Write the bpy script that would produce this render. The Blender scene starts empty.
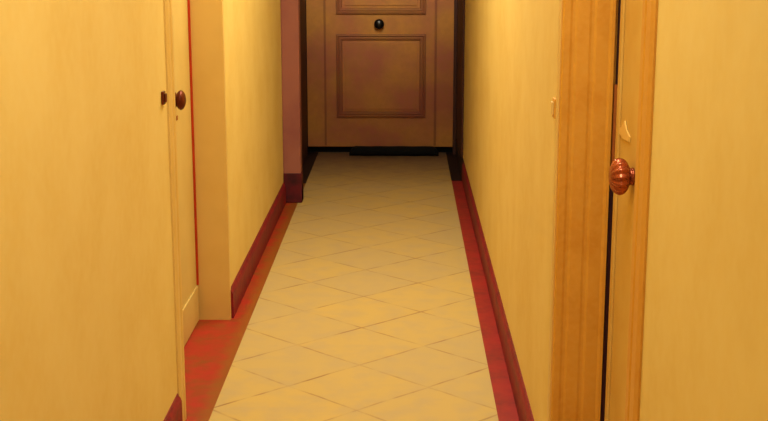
import bpy, bmesh, math, random
from mathutils import Vector, Matrix
random.seed(4)
C = bpy.context.scene.collection
S = bpy.context.scene
S.view_settings.view_transform = 'Standard'
S.view_settings.look = 'None'
S.view_settings.exposure = 0.0

# ------------------------------------------------------------------ materials
def lin(c):
    return tuple(((v/255)/12.92 if v/255 <= .04045 else ((v/255+.055)/1.055)**2.4) for v in c) + (1,)

def mat(name, c, rough=.6, metal=0, c2=None, nscale=6, namt=.5, bump=0, bscale=120, c3=None, n3scale=60, n3amt=.3, spec=.3):
    """base colour mottled with c2 (large noise) and c3 (fine noise), optional bump"""
    m = bpy.data.materials.new(name); m.use_nodes = True
    nt = m.node_tree; N = nt.nodes; L = nt.links
    b = N['Principled BSDF']
    b.inputs['Roughness'].default_value = rough
    b.inputs['Metallic'].default_value = metal
    b.inputs['Specular IOR Level'].default_value = spec
    tc = N.new('ShaderNodeTexCoord')
    b.inputs['Base Color'].default_value = lin(c)
    col = None
    def noise(scale, detail=4):
        n = N.new('ShaderNodeTexNoise'); n.inputs['Scale'].default_value = scale
        n.inputs['Detail'].default_value = detail
        L.new(tc.outputs['Object'], n.inputs['Vector']); return n
    def mix(a, bcol, scale, amt):
        n = noise(scale)
        r = N.new('ShaderNodeMapRange'); r.inputs[1].default_value = .38; r.inputs[2].default_value = .66
        r.inputs[3].default_value = 0; r.inputs[4].default_value = amt
        L.new(n.outputs['Fac'], r.inputs[0])
        x = N.new('ShaderNodeMix'); x.data_type = 'RGBA'
        L.new(r.outputs[0], x.inputs['Factor'])
        if isinstance(a, tuple): x.inputs['A'].default_value = a
        else: L.new(a, x.inputs['A'])
        x.inputs['B'].default_value = bcol
        return x.outputs['Result']
    if c2: col = mix(lin(c), lin(c2), nscale, namt)
    if c3: col = mix(col if col else lin(c), lin(c3), n3scale, n3amt)
    if col: L.new(col, b.inputs['Base Color'])
    if bump:
        n = noise(bscale, 3); bp = N.new('ShaderNodeBump'); bp.inputs['Strength'].default_value = bump
        bp.inputs['Distance'].default_value = .004
        L.new(n.outputs['Fac'], bp.inputs['Height']); L.new(bp.outputs[0], b.inputs['Normal'])
    return m

WALL = (227, 198, 114)
M_wall = mat('ochre_wall_paint', WALL, .75, c2=(221, 188, 100), nscale=4, namt=.9, bump=.07, bscale=45, c3=(229, 206, 130), n3scale=30, n3amt=.25)
M_ceil = mat('ceiling_paint', (236, 226, 196), .8, c2=(230, 220, 186))
M_cream = mat('cream_door_paint', (212, 184, 110), .5, c2=(204, 172, 96), nscale=5, namt=.6, bump=.15)
M_honey = mat('honey_door_paint', (216, 178, 92), .5, c2=(208, 162, 72), nscale=8, namt=.7, bump=.15)
M_trimL = mat('pale_trim_paint', (220, 184, 104), .5, c2=(212, 174, 92), nscale=7, namt=.6)
M_wood = mat('amber_trim_paint', (210, 150, 50), .5, c2=(198, 134, 36), nscale=9, namt=.7, bump=.15, c3=(214, 158, 64), n3scale=70, n3amt=.4)
M_red = mat('crimson_skirting', (126, 18, 32), .55, c2=(88, 10, 26), nscale=5, namt=.8, c3=(146, 26, 26), n3scale=30, n3amt=.5)
M_bordL = mat('terracotta_border_tile', (160, 46, 18), .5, c2=(128, 70, 16), nscale=7, namt=.95, c3=(176, 30, 30), n3scale=25, n3amt=.6)
M_bordR = mat('crimson_border_tile', (150, 34, 34), .5, c2=(112, 34, 30), nscale=6, namt=.8, c3=(162, 44, 30), n3scale=25, n3amt=.5)
M_black = mat('painted_shade_black', (26, 12, 12), .6, c2=(38, 14, 16), nscale=8)  # shade of the end corners, put into border and skirting colour
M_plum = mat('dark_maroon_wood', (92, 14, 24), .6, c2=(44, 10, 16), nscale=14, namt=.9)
M_void = mat('black_felt_and_void', (7, 5, 5), .9)  # excluder felt, and the painted dark of the door gap and recess
M_brown = mat('brown_door_wood', (186, 124, 54), .6, c2=(166, 92, 66), nscale=3.2, namt=.9, bump=.2, bscale=90, c3=(158, 104, 50), n3scale=25, n3amt=.35)
M_mould = mat('brown_moulding_wood', (150, 98, 46), .7, c2=(140, 74, 56), nscale=3.2, namt=.9)
M_pier = mat('plum_brown_wood', (152, 92, 76), .6, c2=(126, 66, 66), nscale=4, namt=.8)
M_edge = mat('dark_brown_wood', (70, 34, 20), .6, c2=(54, 22, 18), nscale=6)
M_copper = mat('copper_brass', (178, 92, 56), .2, .7, c2=(112, 44, 28), nscale=18, namt=.7, spec=.5)
M_bronze = mat('dark_bronze', (104, 44, 22), .35, .6, c2=(70, 26, 16), nscale=30)
M_iron = mat('black_iron', (14, 9, 9), .3, .3, spec=.6)
M_gapred = mat('russet_seal', (190, 54, 10), .6, c2=(160, 38, 10), nscale=12)
M_gapdark = mat('dark_maroon_seal', (50, 12, 18), .7, c2=(34, 8, 16), nscale=9)
M_gapmid = mat('rust_seal', (168, 96, 34), .6, c2=(150, 74, 26), nscale=9)
M_chip = mat('cream_chip', (232, 190, 104), .5)

def floor_mat():
    m = bpy.data.materials.new('beige_diamond_tile'); m.use_nodes = True
    nt = m.node_tree; N = nt.nodes; L = nt.links
    b = N['Principled BSDF']; b.inputs['Roughness'].default_value = .45; b.inputs['Specular IOR Level'].default_value = .25
    tc = N.new('ShaderNodeTexCoord'); sx = N.new('ShaderNodeSeparateXYZ'); L.new(tc.outputs['Object'], sx.inputs[0])
    def math_(op, a, bb):
        n = N.new('ShaderNodeMath'); n.operation = op
        for i, v in enumerate((a, bb)):
            if v is None: continue
            if isinstance(v, (int, float)): n.inputs[i].default_value = v
            else: L.new(v, n.inputs[i])
        return n.outputs[0]
    wob = N.new('ShaderNodeTexNoise'); wob.inputs['Scale'].default_value = 6; L.new(tc.outputs['Object'], wob.inputs['Vector'])
    wv = math_('MULTIPLY', math_('SUBTRACT', wob.outputs['Fac'], .5), .014)
    kx = math_('MULTIPLY', sx.outputs['X'], .93)
    def line(src, off, per):
        t = math_('DIVIDE', math_('SUBTRACT', math_('ADD', src, wv), off), per)
        fr = math_('FRACT', math_('ADD', t, 40.5), None)
        d = math_('MULTIPLY', math_('ABSOLUTE', math_('SUBTRACT', fr, .5), None), per)
        r = N.new('ShaderNodeMapRange'); r.inputs[1].default_value = .0025; r.inputs[2].default_value = .009
        r.inputs[3].default_value = 1; r.inputs[4].default_value = 0
        L.new(d, r.inputs[0]); return r.outputs[0], t
    u = math_('SUBTRACT', sx.outputs['Y'], kx); v = math_('ADD', sx.outputs['Y'], kx)
    l1, t1 = line(u, 4.459, .455); l2, t2 = line(v, 3.722, .4425)
    ln = math_('MAXIMUM', math_('MULTIPLY', l1, 1.0), math_('MULTIPLY', l2, .72))
    # broken, worn grout
    n1 = N.new('ShaderNodeTexNoise'); n1.inputs['Scale'].default_value = 9; n1.inputs['Detail'].default_value = 5
    L.new(tc.outputs['Object'], n1.inputs['Vector'])
    rr = N.new('ShaderNodeMapRange'); rr.inputs[1].default_value = .36; rr.inputs[2].default_value = .62; rr.inputs[3].default_value = .08; rr.inputs[4].default_value = .8
    L.new(n1.outputs['Fac'], rr.inputs[0])
    fac = math_('MULTIPLY', ln, rr.outputs[0])
    # per tile tone
    cmb = N.new('ShaderNodeCombineXYZ')
    L.new(math_('FLOOR', t1, None), cmb.inputs[0]); L.new(math_('FLOOR', t2, None), cmb.inputs[1])
    wn = N.new('ShaderNodeTexWhiteNoise'); L.new(cmb.outputs[0], wn.inputs['Vector'])
    a = N.new('ShaderNodeMix'); a.data_type = 'RGBA'
    a.inputs['A'].default_value = lin((198, 168, 95)); a.inputs['B'].default_value = lin((188, 163, 106))
    L.new(wn.outputs['Value'], a.inputs['Factor'])
    n2 = N.new('ShaderNodeTexNoise'); n2.inputs['Scale'].default_value = 11; n2.inputs['Detail'].default_value = 6
    L.new(tc.outputs['Object'], n2.inputs['Vector'])
    r2 = N.new('ShaderNodeMapRange'); r2.inputs[1].default_value = .42; r2.inputs[2].default_value = .68; r2.inputs[3].default_value = 0; r2.inputs[4].default_value = .6
    L.new(n2.outputs['Fac'], r2.inputs[0])
    c = N.new('ShaderNodeMix'); c.data_type = 'RGBA'; L.new(r2.outputs[0], c.inputs['Factor'])
    L.new(a.outputs['Result'], c.inputs['A']); c.inputs['B'].default_value = lin((180, 157, 114))
    g = N.new('ShaderNodeMix'); g.data_type = 'RGBA'; L.new(fac, g.inputs['Factor'])
    L.new(c.outputs['Result'], g.inputs['A']); g.inputs['B'].default_value = lin((138, 92, 52))
    # corridor-end shade mixed into the colour of the last tiles before the door
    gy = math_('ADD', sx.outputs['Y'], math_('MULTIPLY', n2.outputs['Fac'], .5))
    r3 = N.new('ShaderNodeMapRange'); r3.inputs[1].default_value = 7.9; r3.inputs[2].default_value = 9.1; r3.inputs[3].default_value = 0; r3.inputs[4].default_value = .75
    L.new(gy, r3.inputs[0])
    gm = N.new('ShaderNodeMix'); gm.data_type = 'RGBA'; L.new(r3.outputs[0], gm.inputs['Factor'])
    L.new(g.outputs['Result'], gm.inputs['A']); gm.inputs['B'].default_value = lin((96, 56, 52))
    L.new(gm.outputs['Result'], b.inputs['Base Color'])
    bp = N.new('ShaderNodeBump'); bp.inputs['Strength'].default_value = .25; bp.inputs['Distance'].default_value = .002; bp.invert = True
    L.new(fac, bp.inputs['Height']); L.new(bp.outputs[0], b.inputs['Normal'])
    return m
M_floor = floor_mat()
def edge_band(m, x0, x1, col, amt):
    # the border tiles carry a brown band along the edge next to the pale tiles
    nt = m.node_tree; N = nt.nodes; L = nt.links; b = N['Principled BSDF']
    src = b.inputs['Base Color'].links[0].from_socket
    tc = N.new('ShaderNodeTexCoord'); sx = N.new('ShaderNodeSeparateXYZ'); L.new(tc.outputs['Object'], sx.inputs[0])
    n = N.new('ShaderNodeTexNoise'); n.inputs['Scale'].default_value = 14; L.new(tc.outputs['Object'], n.inputs['Vector'])
    a = N.new('ShaderNodeMath'); a.operation = 'MULTIPLY_ADD'; a.inputs[1].default_value = .06; L.new(n.outputs['Fac'], a.inputs[0]); L.new(sx.outputs['X'], a.inputs[2])
    r = N.new('ShaderNodeMapRange'); r.inputs[1].default_value = x0+.03; r.inputs[2].default_value = x1+.03; r.inputs[3].default_value = 0; r.inputs[4].default_value = amt
    L.new(a.outputs[0], r.inputs[0])
    x = N.new('ShaderNodeMix'); x.data_type = 'RGBA'; L.new(r.outputs[0], x.inputs['Factor']); L.new(src, x.inputs['A']); x.inputs['B'].default_value = lin(col)
    L.new(x.outputs['Result'], b.inputs['Base Color'])
edge_band(M_bordL, -.675, -.635, (140, 78, 18), .9)

# ------------------------------------------------------------------ mesh helpers
def box(bm, x0, x1, y0, y1, z0, z1, bev=0):
    x0, x1 = min(x0, x1), max(x0, x1); y0, y1 = min(y0, y1), max(y0, y1)
    r = bmesh.ops.create_cube(bm, size=1)
    for v in r['verts']:
        v.co = Vector((x0 + (v.co.x+.5)*(x1-x0), y0 + (v.co.y+.5)*(y1-y0), z0 + (v.co.z+.5)*(z1-z0)))
    if bev:
        es = list({e for v in r['verts'] for e in v.link_edges})
        bmesh.ops.bevel(bm, geom=es, offset=bev, segments=2, affect='EDGES', profile=.6)

def obj(name, bm, m, parent=None, smooth=False):
    bmesh.ops.recalc_face_normals(bm, faces=bm.faces)
    me = bpy.data.meshes.new(name); bm.to_mesh(me); bm.free()
    me.materials.append(m)
    if smooth:
        for p in me.polygons: p.use_smooth = True
    o = bpy.data.objects.new(name, me); C.objects.link(o)
    if parent is not None: o.parent = parent
    return o

def boxes(name, m, bs, parent=None):
    bm = bmesh.new()
    for b in bs: box(bm, *b)
    return obj(name, bm, m, parent)

def tag(o, label=None, cat=None, kind=None, group=None):
    if label: o['label'] = label
    if cat: o['category'] = cat
    if kind: o['kind'] = kind
    if group: o['group'] = group
    return o

def struct(name, bs, m, label, cat):
    return tag(boxes(name, m, bs), label, cat, 'structure')

def extrude_profile(bm, prof, axis, a0, a1):
    """closed 2-D profile extruded along an axis. axis 'z': prof is (x,y); 'y': prof is (x,z)"""
    def P(p, a): return Vector((p[0], p[1], a)) if axis == 'z' else Vector((p[0], a, p[1]))
    A = [bm.verts.new(P(p, a0)) for p in prof]; B = [bm.verts.new(P(p, a1)) for p in prof]
    n = len(prof)
    for i in range(n):
        bm.faces.new((A[i], A[(i+1) % n], B[(i+1) % n], B[i]))
    bm.faces.new(A[::-1]); bm.faces.new(B)

def lathe(bm, prof, M, seg=40, ribs=0, ribamp=0, twist=0, ribrange=None):
    """prof: (axial, radius) pairs; axis = local +z; M places it"""
    rings = []
    for k, (a, r) in enumerate(prof):
        if r < 1e-6:
            rings.append([bm.verts.new(M @ Vector((0, 0, a)))]); continue
        ring = []
        for i in range(seg):
            t = 2*math.pi*i/seg
            rr = r
            if ribs and ribrange[0] <= k <= ribrange[1]:
                rr = r*(1 + ribamp*math.cos(ribs*t + twist*a))
            ring.append(bm.verts.new(M @ Vector((rr*math.cos(t), rr*math.sin(t), a))))
        rings.append(ring)
    for A, B in zip(rings, rings[1:]):
        n = max(len(A), len(B))
        for i in range(n):
            j = (i+1) % n
            if len(A) == 1: bm.faces.new((A[0], B[j], B[i])) if len(B) > 1 else None
            elif len(B) == 1: bm.faces.new((A[i], A[j], B[0]))
            else: bm.faces.new((A[i], A[j], B[j], B[i]))

def axis_matrix(loc, d):
    q = Vector((0, 0, 1)).rotation_difference(Vector(d).normalized())
    return Matrix.Translation(loc) @ q.to_matrix().to_4x4()

def door_knob(parent, loc, d, m, R=.036, depth=.046, ribs=0, plate_m=None, ros=.8):
    M = axis_matrix(loc, d)
    bm = bmesh.new()
    prof = [(0, R*.5), (depth*.1, R*.46), (depth*.16, R*.5)]
    n = 12
    for i in range(n+1):
        t = -1.15 + (1.15 + math.pi/2)*i/n
        prof.append((depth*.16 + depth*.44*(math.sin(t)+math.sin(1.15)), max(R*math.cos(t), 0) if i < n else 0))
    lathe(bm, prof, M, 112 if ribs else 40, ribs, .06, 45, (3, len(prof)-3))
    k = obj('door_knob', bm, m, parent, True)
    bm = bmesh.new()
    lathe(bm, [(0, 0), (0, R*ros), (.004, R*ros), (.007, R*ros*.8), (.009, R*.4), (.009, 0)], M, 32)
    obj('rosette', bm, plate_m or m, k, True)
    return k

def frame_ring(bm, u0, u1, z0, z1, w, place, steps):
    """a moulded rectangular frame; steps = [(inset 0..1 across width, height)] cross profile; place(u,z,h)->Vector"""
    rings = []
    for s, h in steps:
        i = s*w
        rings.append([bm.verts.new(place(*p, h)) for p in ((u0+i, z0+i), (u1-i, z0+i), (u1-i, z1-i), (u0+i, z1-i))])
    for A, B in zip(rings, rings[1:]):
        for i in range(4):
            j = (i+1) % 4
            bm.faces.new((A[i], A[j], B[j], B[i]))
STEPS = [(0, 0), (.05, .012), (.3, .016), (.45, .008), (.6, .012), (.85, .010), (1, 0)]

# ------------------------------------------------------------------ dimensions
XL, XR = -.705, .387            # wall faces
PL, PR = -.622, .307            # edges of the pale tiled strip
YB, YE = -1.3, 8.95             # back wall, end door
CZ = 2.7
DH = 2.06                       # opening height
WT = .24
LY0, LY1 = 3.80, 4.87           # left opening
RY0, RY1 = 2.04, 3.065          # right opening
LX = -.832; RX = .52            # leaf faces
BH, BT = .122, .014             # skirting

# ------------------------------------------------------------------ shell
struct('floor', [(PL, PR, YB, YE+.25, -.05, 0)], M_floor, 'long strip of pale beige floor tiles laid as diamonds down the corridor', 'floor')
struct('wall_left', [(XL-WT, XL, YB, LY0-.02, -.05, CZ), (XL-WT, XL, LY1+.02, YE+.25, -.05, CZ), (XL-WT, XL, LY0-.02, LY1+.02, DH+.02, CZ)],
       M_wall, 'yellow ochre painted wall along the left of the corridor', 'wall')
struct('wall_right', [(XR, XR+WT, YB, RY0-.02, -.05, CZ), (XR, XR+WT, RY1+.02, YE+.25, -.05, CZ), (XR, XR+WT, RY0-.02, RY1+.02, DH+.02, CZ)],
       M_wall, 'yellow ochre painted wall along the right of the corridor', 'wall')
struct('ceiling', [(XL-WT, XR+WT, YB-.1, YE+.25, CZ, CZ+.08)], M_ceil, 'cream painted corridor ceiling above the frame', 'ceiling')
struct('wall_back', [(XL, XR, YB-.1, YB, -.05, CZ)], M_wall, 'yellow ochre wall behind the viewpoint', 'wall')
# end wall above the door, beyond the piers
struct('wall_end', [(XL, XR, YE+.1, YE+.2, DH, CZ), (XL, XR, YE+.21, YE+.25, 0, DH)], M_wall, 'ochre wall closing the far end above the brown door', 'wall')

# borders (red floor bands)
struct('trim_1', [(XL, PL, YB, 7.8, -.05, 0), (LX-.03, XL, LY0-.02, LY1+.02, -.05, 0)], M_bordL,
       'terracotta red floor border along the left wall and into its doorway', 'floor border')
struct('trim_2', [(PR, XR, YB, 7.9, -.05, 0), (XR, RX+.03, RY0-.02, RY1+.02, -.05, 0)], M_bordR,
       'crimson red floor border along the right wall', 'floor border')
struct('trim_3', [(XL, PL, 7.8, YE+.1, -.05, .001)], M_black, 'floor border with shade painted in as black at the left foot of the end door', 'floor border')
struct('trim_4', [(PR, XR, 7.9, YE+.1, -.05, .001)], M_black, 'floor border with shade painted in as black at the right foot of the end door', 'floor border')  # both end borders carry the corner shade in their colour

def skirting(name, side, runs, m, label):
    bm = bmesh.new()
    x = XL if side < 0 else XR
    s = 1 if side < 0 else -1
    prof = [(x, 0), (x+s*BT, 0), (x+s*BT, BH*.8), (x+s*BT*.75, BH*.88), (x+s*BT*.35, BH*.94), (x+s*BT*.25, BH), (x, BH)]
    for y0, y1 in runs: extrude_profile(bm, prof, 'y', y0, y1)
    return tag(obj(name, bm, m), label, 'skirting board', 'structure')
skirting('baseboard_left', -1, [(YB, LY0-.115), (LY1+.012, 7.19)], M_red, 'dark crimson skirting board along the foot of the left wall')
skirting('baseboard_right', 1, [(YB, RY0-.115), (RY1+.08, 7.9)], M_red, 'dark crimson skirting board along the foot of the right wall')
skirting('baseboard_end', 1, [(7.9, YE-.06)], M_black, 'skirting board with shade painted in as black on the right beside the end door')  # skirting run coloured black for the shade by the door

# ------------------------------------------------------------------ left doorway
struct('trim_5', [(XL-.2, XL+.004, LY1-.012, LY1+.02, 0, DH), (XL-.2, XL+.004, LY0-.02, LY0+.0, 0, DH), (XL-.2, XL+.004, LY0, LY1-.012, DH, DH+.02)],
       M_trimL, 'pale ochre lining boards around the left doorway', 'door lining')
bm = bmesh.new()
def casing(bm, x, s, y0, y1, z1, flip):
    """moulded upright from y0 (opening side) to y1"""
    d = y1-y0
    prof = [(x, y0), (x+s*.010, y0), (x+s*.014, y0+d*.12), (x+s*.014, y0+d*.3), (x+s*.009, y0+d*.36), (x+s*.013, y0+d*.5), (x+s*.015, y0+d*.8), (x+s*.008, y1), (x, y1)]
    extrude_profile(bm, prof, 'z', 0, z1)
casing(bm, XL, .6, LY0-.004, LY0-.105, DH+.1, 0)
box(bm, XL, XL+.007, LY0-.004, LY1+.08, DH+.006, DH+.1)
tag(obj('trim_6', bm, M_trimL), 'pale ochre casing on the near side of the left doorway', 'door casing', 'structure')

bm = bmesh.new()
box(bm, LX-.04, LX, LY0+.006, LY1-.026, .004, DH-.006, .003)
door2 = tag(obj('door_2', bm, M_cream), 'cream ochre door set back in the left wall with small dark knob', 'door', 'structure')
bm = bmesh.new()
pl = lambda u, z, h: Vector((LX+.0005+h, u, z))
frame_ring(bm, LY0+.16, LY1-.52, 1.06, 1.92, .05, pl, STEPS); frame_ring(bm, LY0+.16, LY1-.52, .26, .84, .05, pl, STEPS)
obj('panel_moulding', bm, M_cream, door2)
o = boxes('kick_board', M_cream, [(LX, LX+.007, LY0+.02, LY1-.03, .005, .15, .004)], door2)
o = boxes('edge_seal', M_gapred, [(LX-.03, LX+.0075, LY1-.025, LY1-.0125, .15, DH-.01)], door2); o['label'] = 'rusty red strip in the gap along the door edge'
door_knob(door2, (LX, 4.50, .94), (1, 0, 0), M_bronze, .036, .042, plate_m=M_copper)
bm = bmesh.new(); box(bm, LX, LX+.002, 4.525, 4.55, .862, .878, .0005)
obj('keyhole_plate', bm, M_copper, door2)
for z in (.3, 1.75):
    bm = bmesh.new(); lathe(bm, [(0, 0), (0, .008), (.09, .008), (.095, .004), (.095, 0)], Matrix.Translation((LX+.006, LY0+.014, z)), 14)
    obj('hinge', bm, M_bronze, door2, True)

# ------------------------------------------------------------------ right doorway
bm = bmesh.new()
# far lining with rebates and beads facing the opening
Yf = RY1
prof = [(XR-.004, Yf+.02), (XR-.004, Yf-.008), (XR, Yf-.012), (XR+.014, Yf-.012), (XR+.020, Yf-.0095), (XR+.026, Yf-.0095), (XR+.032, Yf-.0125),
        (XR+.060, Yf-.013), (XR+.066, Yf-.011), (XR+.072, Yf-.011), (XR+.078, Yf-.0145), (XR+.108, Yf-.0145), (XR+.114, Yf-.019), (RX-.0115, Yf-.019), (RX-.0105, Yf), (RX+.08, Yf), (RX+.08, Yf+.02)]
extrude_profile(bm, prof, 'z', 0, DH)
box(bm, XR-.004, RX+.08, RY0-.02, RY0, 0, DH)
box(bm, XR-.004, RX+.08, RY0, RY1-.02, DH, DH+.02)
tag(obj('trim_7', bm, M_wood), 'amber brown beaded lining boards around the right doorway', 'door lining', 'structure')
bm = bmesh.new()
casing(bm, XR, -.45, RY0-.002, RY0-.105, DH+.1, 0)
box(bm, XR-.006, XR, RY0-.002, RY1+.07, DH+.02, DH+.1)
tag(obj('trim_8', bm, M_wood), 'amber brown casing on the near side of the right doorway', 'door casing', 'structure')
bm = bmesh.new()
extrude_profile(bm, [(XR, RY1+.016), (XR-.006, RY1+.016), (XR-.008, RY1+.03), (XR-.006, RY1+.06), (XR-.003, RY1+.075), (XR, RY1+.075)], 'z', 0, DH+.02)
tag(obj('trim_9', bm, M_trimL), 'slim pale casing on the far side of the right doorway', 'door casing', 'structure')

bm = bmesh.new()
box(bm, RX, RX+.04, RY0+.006, RY1-.014, .004, DH-.006, .003)
door3 = tag(obj('door_3', bm, M_honey), 'ochre door set back in the right wall with ribbed copper knob', 'door', 'structure')
bm = bmesh.new()
pr = lambda u, z, h: Vector((RX-.0005-h, u, z))
frame_ring(bm, RY0+.13, RY1-.47, 1.16, 1.92, .05, pr, STEPS); frame_ring(bm, RY0+.13, RY1-.47, .26, .84, .05, pr, STEPS)
obj('panel_moulding', bm, M_honey, door3)
bm = bmesh.new()
box(bm, RX-.006, RX, RY1-.085, RY1-.05, .02, DH-.02, .002)
obj('stile_bead', bm, M_honey, door3)
o = boxes('edge_seal', M_gapdark, [(RX-.0085, RX+.03, RY1-.0135, RY1-.0005, .004, .93)], door3); o['label'] = 'dark maroon gap strip below the knob'
o = boxes('edge_seal', M_gapmid, [(RX-.007, RX+.03, RY1-.0135, RY1-.0005, .93, 1.16)], door3); o['label'] = 'rust coloured gap strip behind the knob'
o = boxes('edge_seal', M_gapdark, [(RX-.003, RX+.03, RY1-.0135, RY1-.0005, 1.16, DH-.01)], door3); o['label'] = 'thin dark gap strip above the knob'
door_knob(door3, (RX, 2.79, .981), (-1, 0, 0), M_copper, .0405, .056, ribs=14, ros=.5)
bm = bmesh.new()
M = Matrix.Translation((RX-.001, 2.915, 1.066))
vs = [(.075, -.004), (.03, .010), (.0, .026), (-.03, .008), (-.075, -.002), (-.07, -.016), (.02, -.022), (.07, -.016)]
A = [bm.verts.new(M @ Vector((0, a, b))) for a, b in vs]; B = [bm.verts.new(M @ Vector((-.003, a*.9, b*.9))) for a, b in vs]
for i in range(len(vs)): bm.faces.new((A[i], A[(i+1) % len(vs)], B[(i+1) % len(vs)], B[i]))
bm.faces.new(B); bm.faces.new(A[::-1])
o = obj('paint_patch', bm, M_chip, door3); o['label'] = 'pale cream chip of paint above the knob'

# ------------------------------------------------------------------ far end
# left post of the end frame, proud of the wall
bm = bmesh.new()
box(bm, XL, -.602, 7.19, 7.30, .105, DH+.1, .006)
box(bm, XL, -.597, 7.184, 7.30, .001, .105, .004)
pier = tag(obj('trim_10', bm, M_pier), 'plum brown post on the left just before the end door', 'door post', 'structure')
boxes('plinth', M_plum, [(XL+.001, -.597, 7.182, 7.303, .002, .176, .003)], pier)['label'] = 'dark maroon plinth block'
bm = bmesh.new()
box(bm, XR-.012, XR, 8.05, YE, BH+.001, DH+.1, .003)
box(bm, XR-.035, XR-.012, YE-.05, YE, 0, DH+.1, .003)
tag(obj('trim_11', bm, M_edge), 'dark brown upright on the right of the end door', 'door post', 'structure')
struct('added_shade_strip', [(XL, XL+.01, 8.0, YE-.05, .001, DH+.1)], M_edge, 'added dark brown strip painting shade on the left wall behind the plum post', 'door post')  # added strip, its colour stands in for shade beside the post
struct('gap_dark_strip', [(XL, -.694, YE-.05, YE, 0, DH)], M_void, 'narrow black strip for the dark gap left of the end door', 'door gap')
struct('trim_13', [(XL, XR-.012, YE-.03, YE+.1, DH, DH+.1)], M_pier, 'plum brown head board over the end door', 'door frame')
struct('recess_dark_slab', [(XL, XR, YE+.06, YE+.2, 0, DH)], M_void, 'black slab for the unlit recess behind the end door', 'door recess')

DX0, DX1 = -.70, .36
bm = bmesh.new()
box(bm, DX0, DX1, YE, YE+.045, .05, DH-.004, .003)
door1 = tag(obj('door_1', bm, M_brown), 'brown panelled entrance door at the far end with central black knob', 'door', 'structure')
pe = lambda u, z, h: Vector((u, YE-.0005-h, z))
for z0, z1 in ((.262, .86), (1.0, 1.94)):
    bm = bmesh.new(); frame_ring(bm, -.485, .155, z0, z1, .045, pe, STEPS); obj('panel_moulding', bm, M_mould, door1)
    bm = bmesh.new(); box(bm, -.425, .095, YE-.006, YE, z0+.06, z1-.06, .003); obj('panel', bm, M_brown, door1)
bm = bmesh.new(); box(bm, .215, .232, YE-.006, YE, .06, DH-.02, .003); box(bm, -.572, -.556, YE-.006, YE, .06, DH-.02, .003)
obj('stile_bead', bm, M_mould, door1)
door_knob(door1, (-.178, YE, .932), (0, -1, 0), M_iron, .036, .05, plate_m=M_pier)

bm = bmesh.new()
n = 48
path = [(-.39 + .64*i/n, YE-.095+.004*math.sin(i*.5), .036) for i in range(n+1)]
ring = []
for i, p in enumerate(path):
    e = min(i, n-i)/3.0
    r = .034*min(1, .35+.65*math.sqrt(min(e, 1)))
    ring.append([bm.verts.new(Vector((p[0], p[1]+r*1.25*math.cos(t), .001+r+r*math.sin(t)))) for t in [2*math.pi*k/14 for k in range(14)]])
for A, B in zip(ring, ring[1:]):
    for k in range(14): bm.faces.new((A[k], A[(k+1) % 14], B[(k+1) % 14], B[k]))
bm.faces.new(ring[0][::-1]); bm.faces.new(ring[-1])
tag(obj('draught_excluder', bm, M_void, None, True), 'long black draught excluder lying at the foot of the brown end door', 'draught excluder')

# ------------------------------------------------------------------ small wall plates beside the doorways
def switch(name, x, s, y, z, w, h, mp, mr, label):
    bm = bmesh.new(); box(bm, x, x+s*.008, y-w/2, y+w/2, z-h/2, z+h/2, .002)
    o = tag(obj(name, bm, mp), label, 'switch')
    bm = bmesh.new(); box(bm, x+s*.008, x+s*.013, y-w*.28, y+w*.28, z-h*.32, z+h*.32, .001)
    obj('button', bm, mr, o)
    return o
switch('light_switch', XL, 1, 3.62, 1.056, .032, .038, M_bronze, M_bronze, 'tiny dark russet push switch on left wall beside doorway')
switch('light_switch', XR, -1, 3.165, 1.088, .04, .05, M_wood, M_trimL, 'small ochre switch plate on right wall before the doorway')

# ------------------------------------------------------------------ lights
def area(name, loc, sx, sy, power, col, rot=(0, 0, 0)):
    l = bpy.data.lights.new(name, 'AREA'); l.shape = 'RECTANGLE'; l.size = sx; l.size_y = sy; l.energy = power; l.color = col
    o = bpy.data.objects.new(name, l); o.location = loc; o.rotation_euler = rot; C.objects.link(o); return o
W = (1, .99, .82)
area('ceiling_lamp', (.02, 2.1, 2.62), .6, 1.4, 27, W)
area('ceiling_lamp', (-.08, 5.0, 2.62), .6, 1.8, 48, W)
area('entry_lamp', (-.16, -1.1, 1.7), .8, 1.2, 12, W, (math.radians(90), 0, 0))
sl = bpy.data.lights.new('door_fill_spot', 'SPOT'); sl.energy = 150; sl.color = W; sl.spot_size = math.radians(52); sl.spot_blend = 1; sl.shadow_soft_size = .12
so = bpy.data.objects.new('door_fill_spot', sl); C.objects.link(so); so.location = (-.16, 6.9, 2.5)  # added spot without a fixture, brightens the upper end door
so.rotation_euler = (Vector((-.16, YE, 1.62)) - so.location).to_track_quat('-Z', 'Y').to_euler()
w = bpy.data.worlds.new('World'); S.world = w; w.use_nodes = True
w.node_tree.nodes['Background'].inputs[0].default_value = (.9, .6, .3, 1)
w.node_tree.nodes['Background'].inputs[1].default_value = .1

# ------------------------------------------------------------------ camera
cam = bpy.data.cameras.new('camera'); co = bpy.data.objects.new('camera', cam); C.objects.link(co)
cam.sensor_width = 36; cam.lens = 1250/768*36; cam.clip_start = .05
co.location = (0, 0, 1.5)
co.rotation_euler = (math.radians(90-12.1229), 0, math.radians(.9186))
S.camera = co
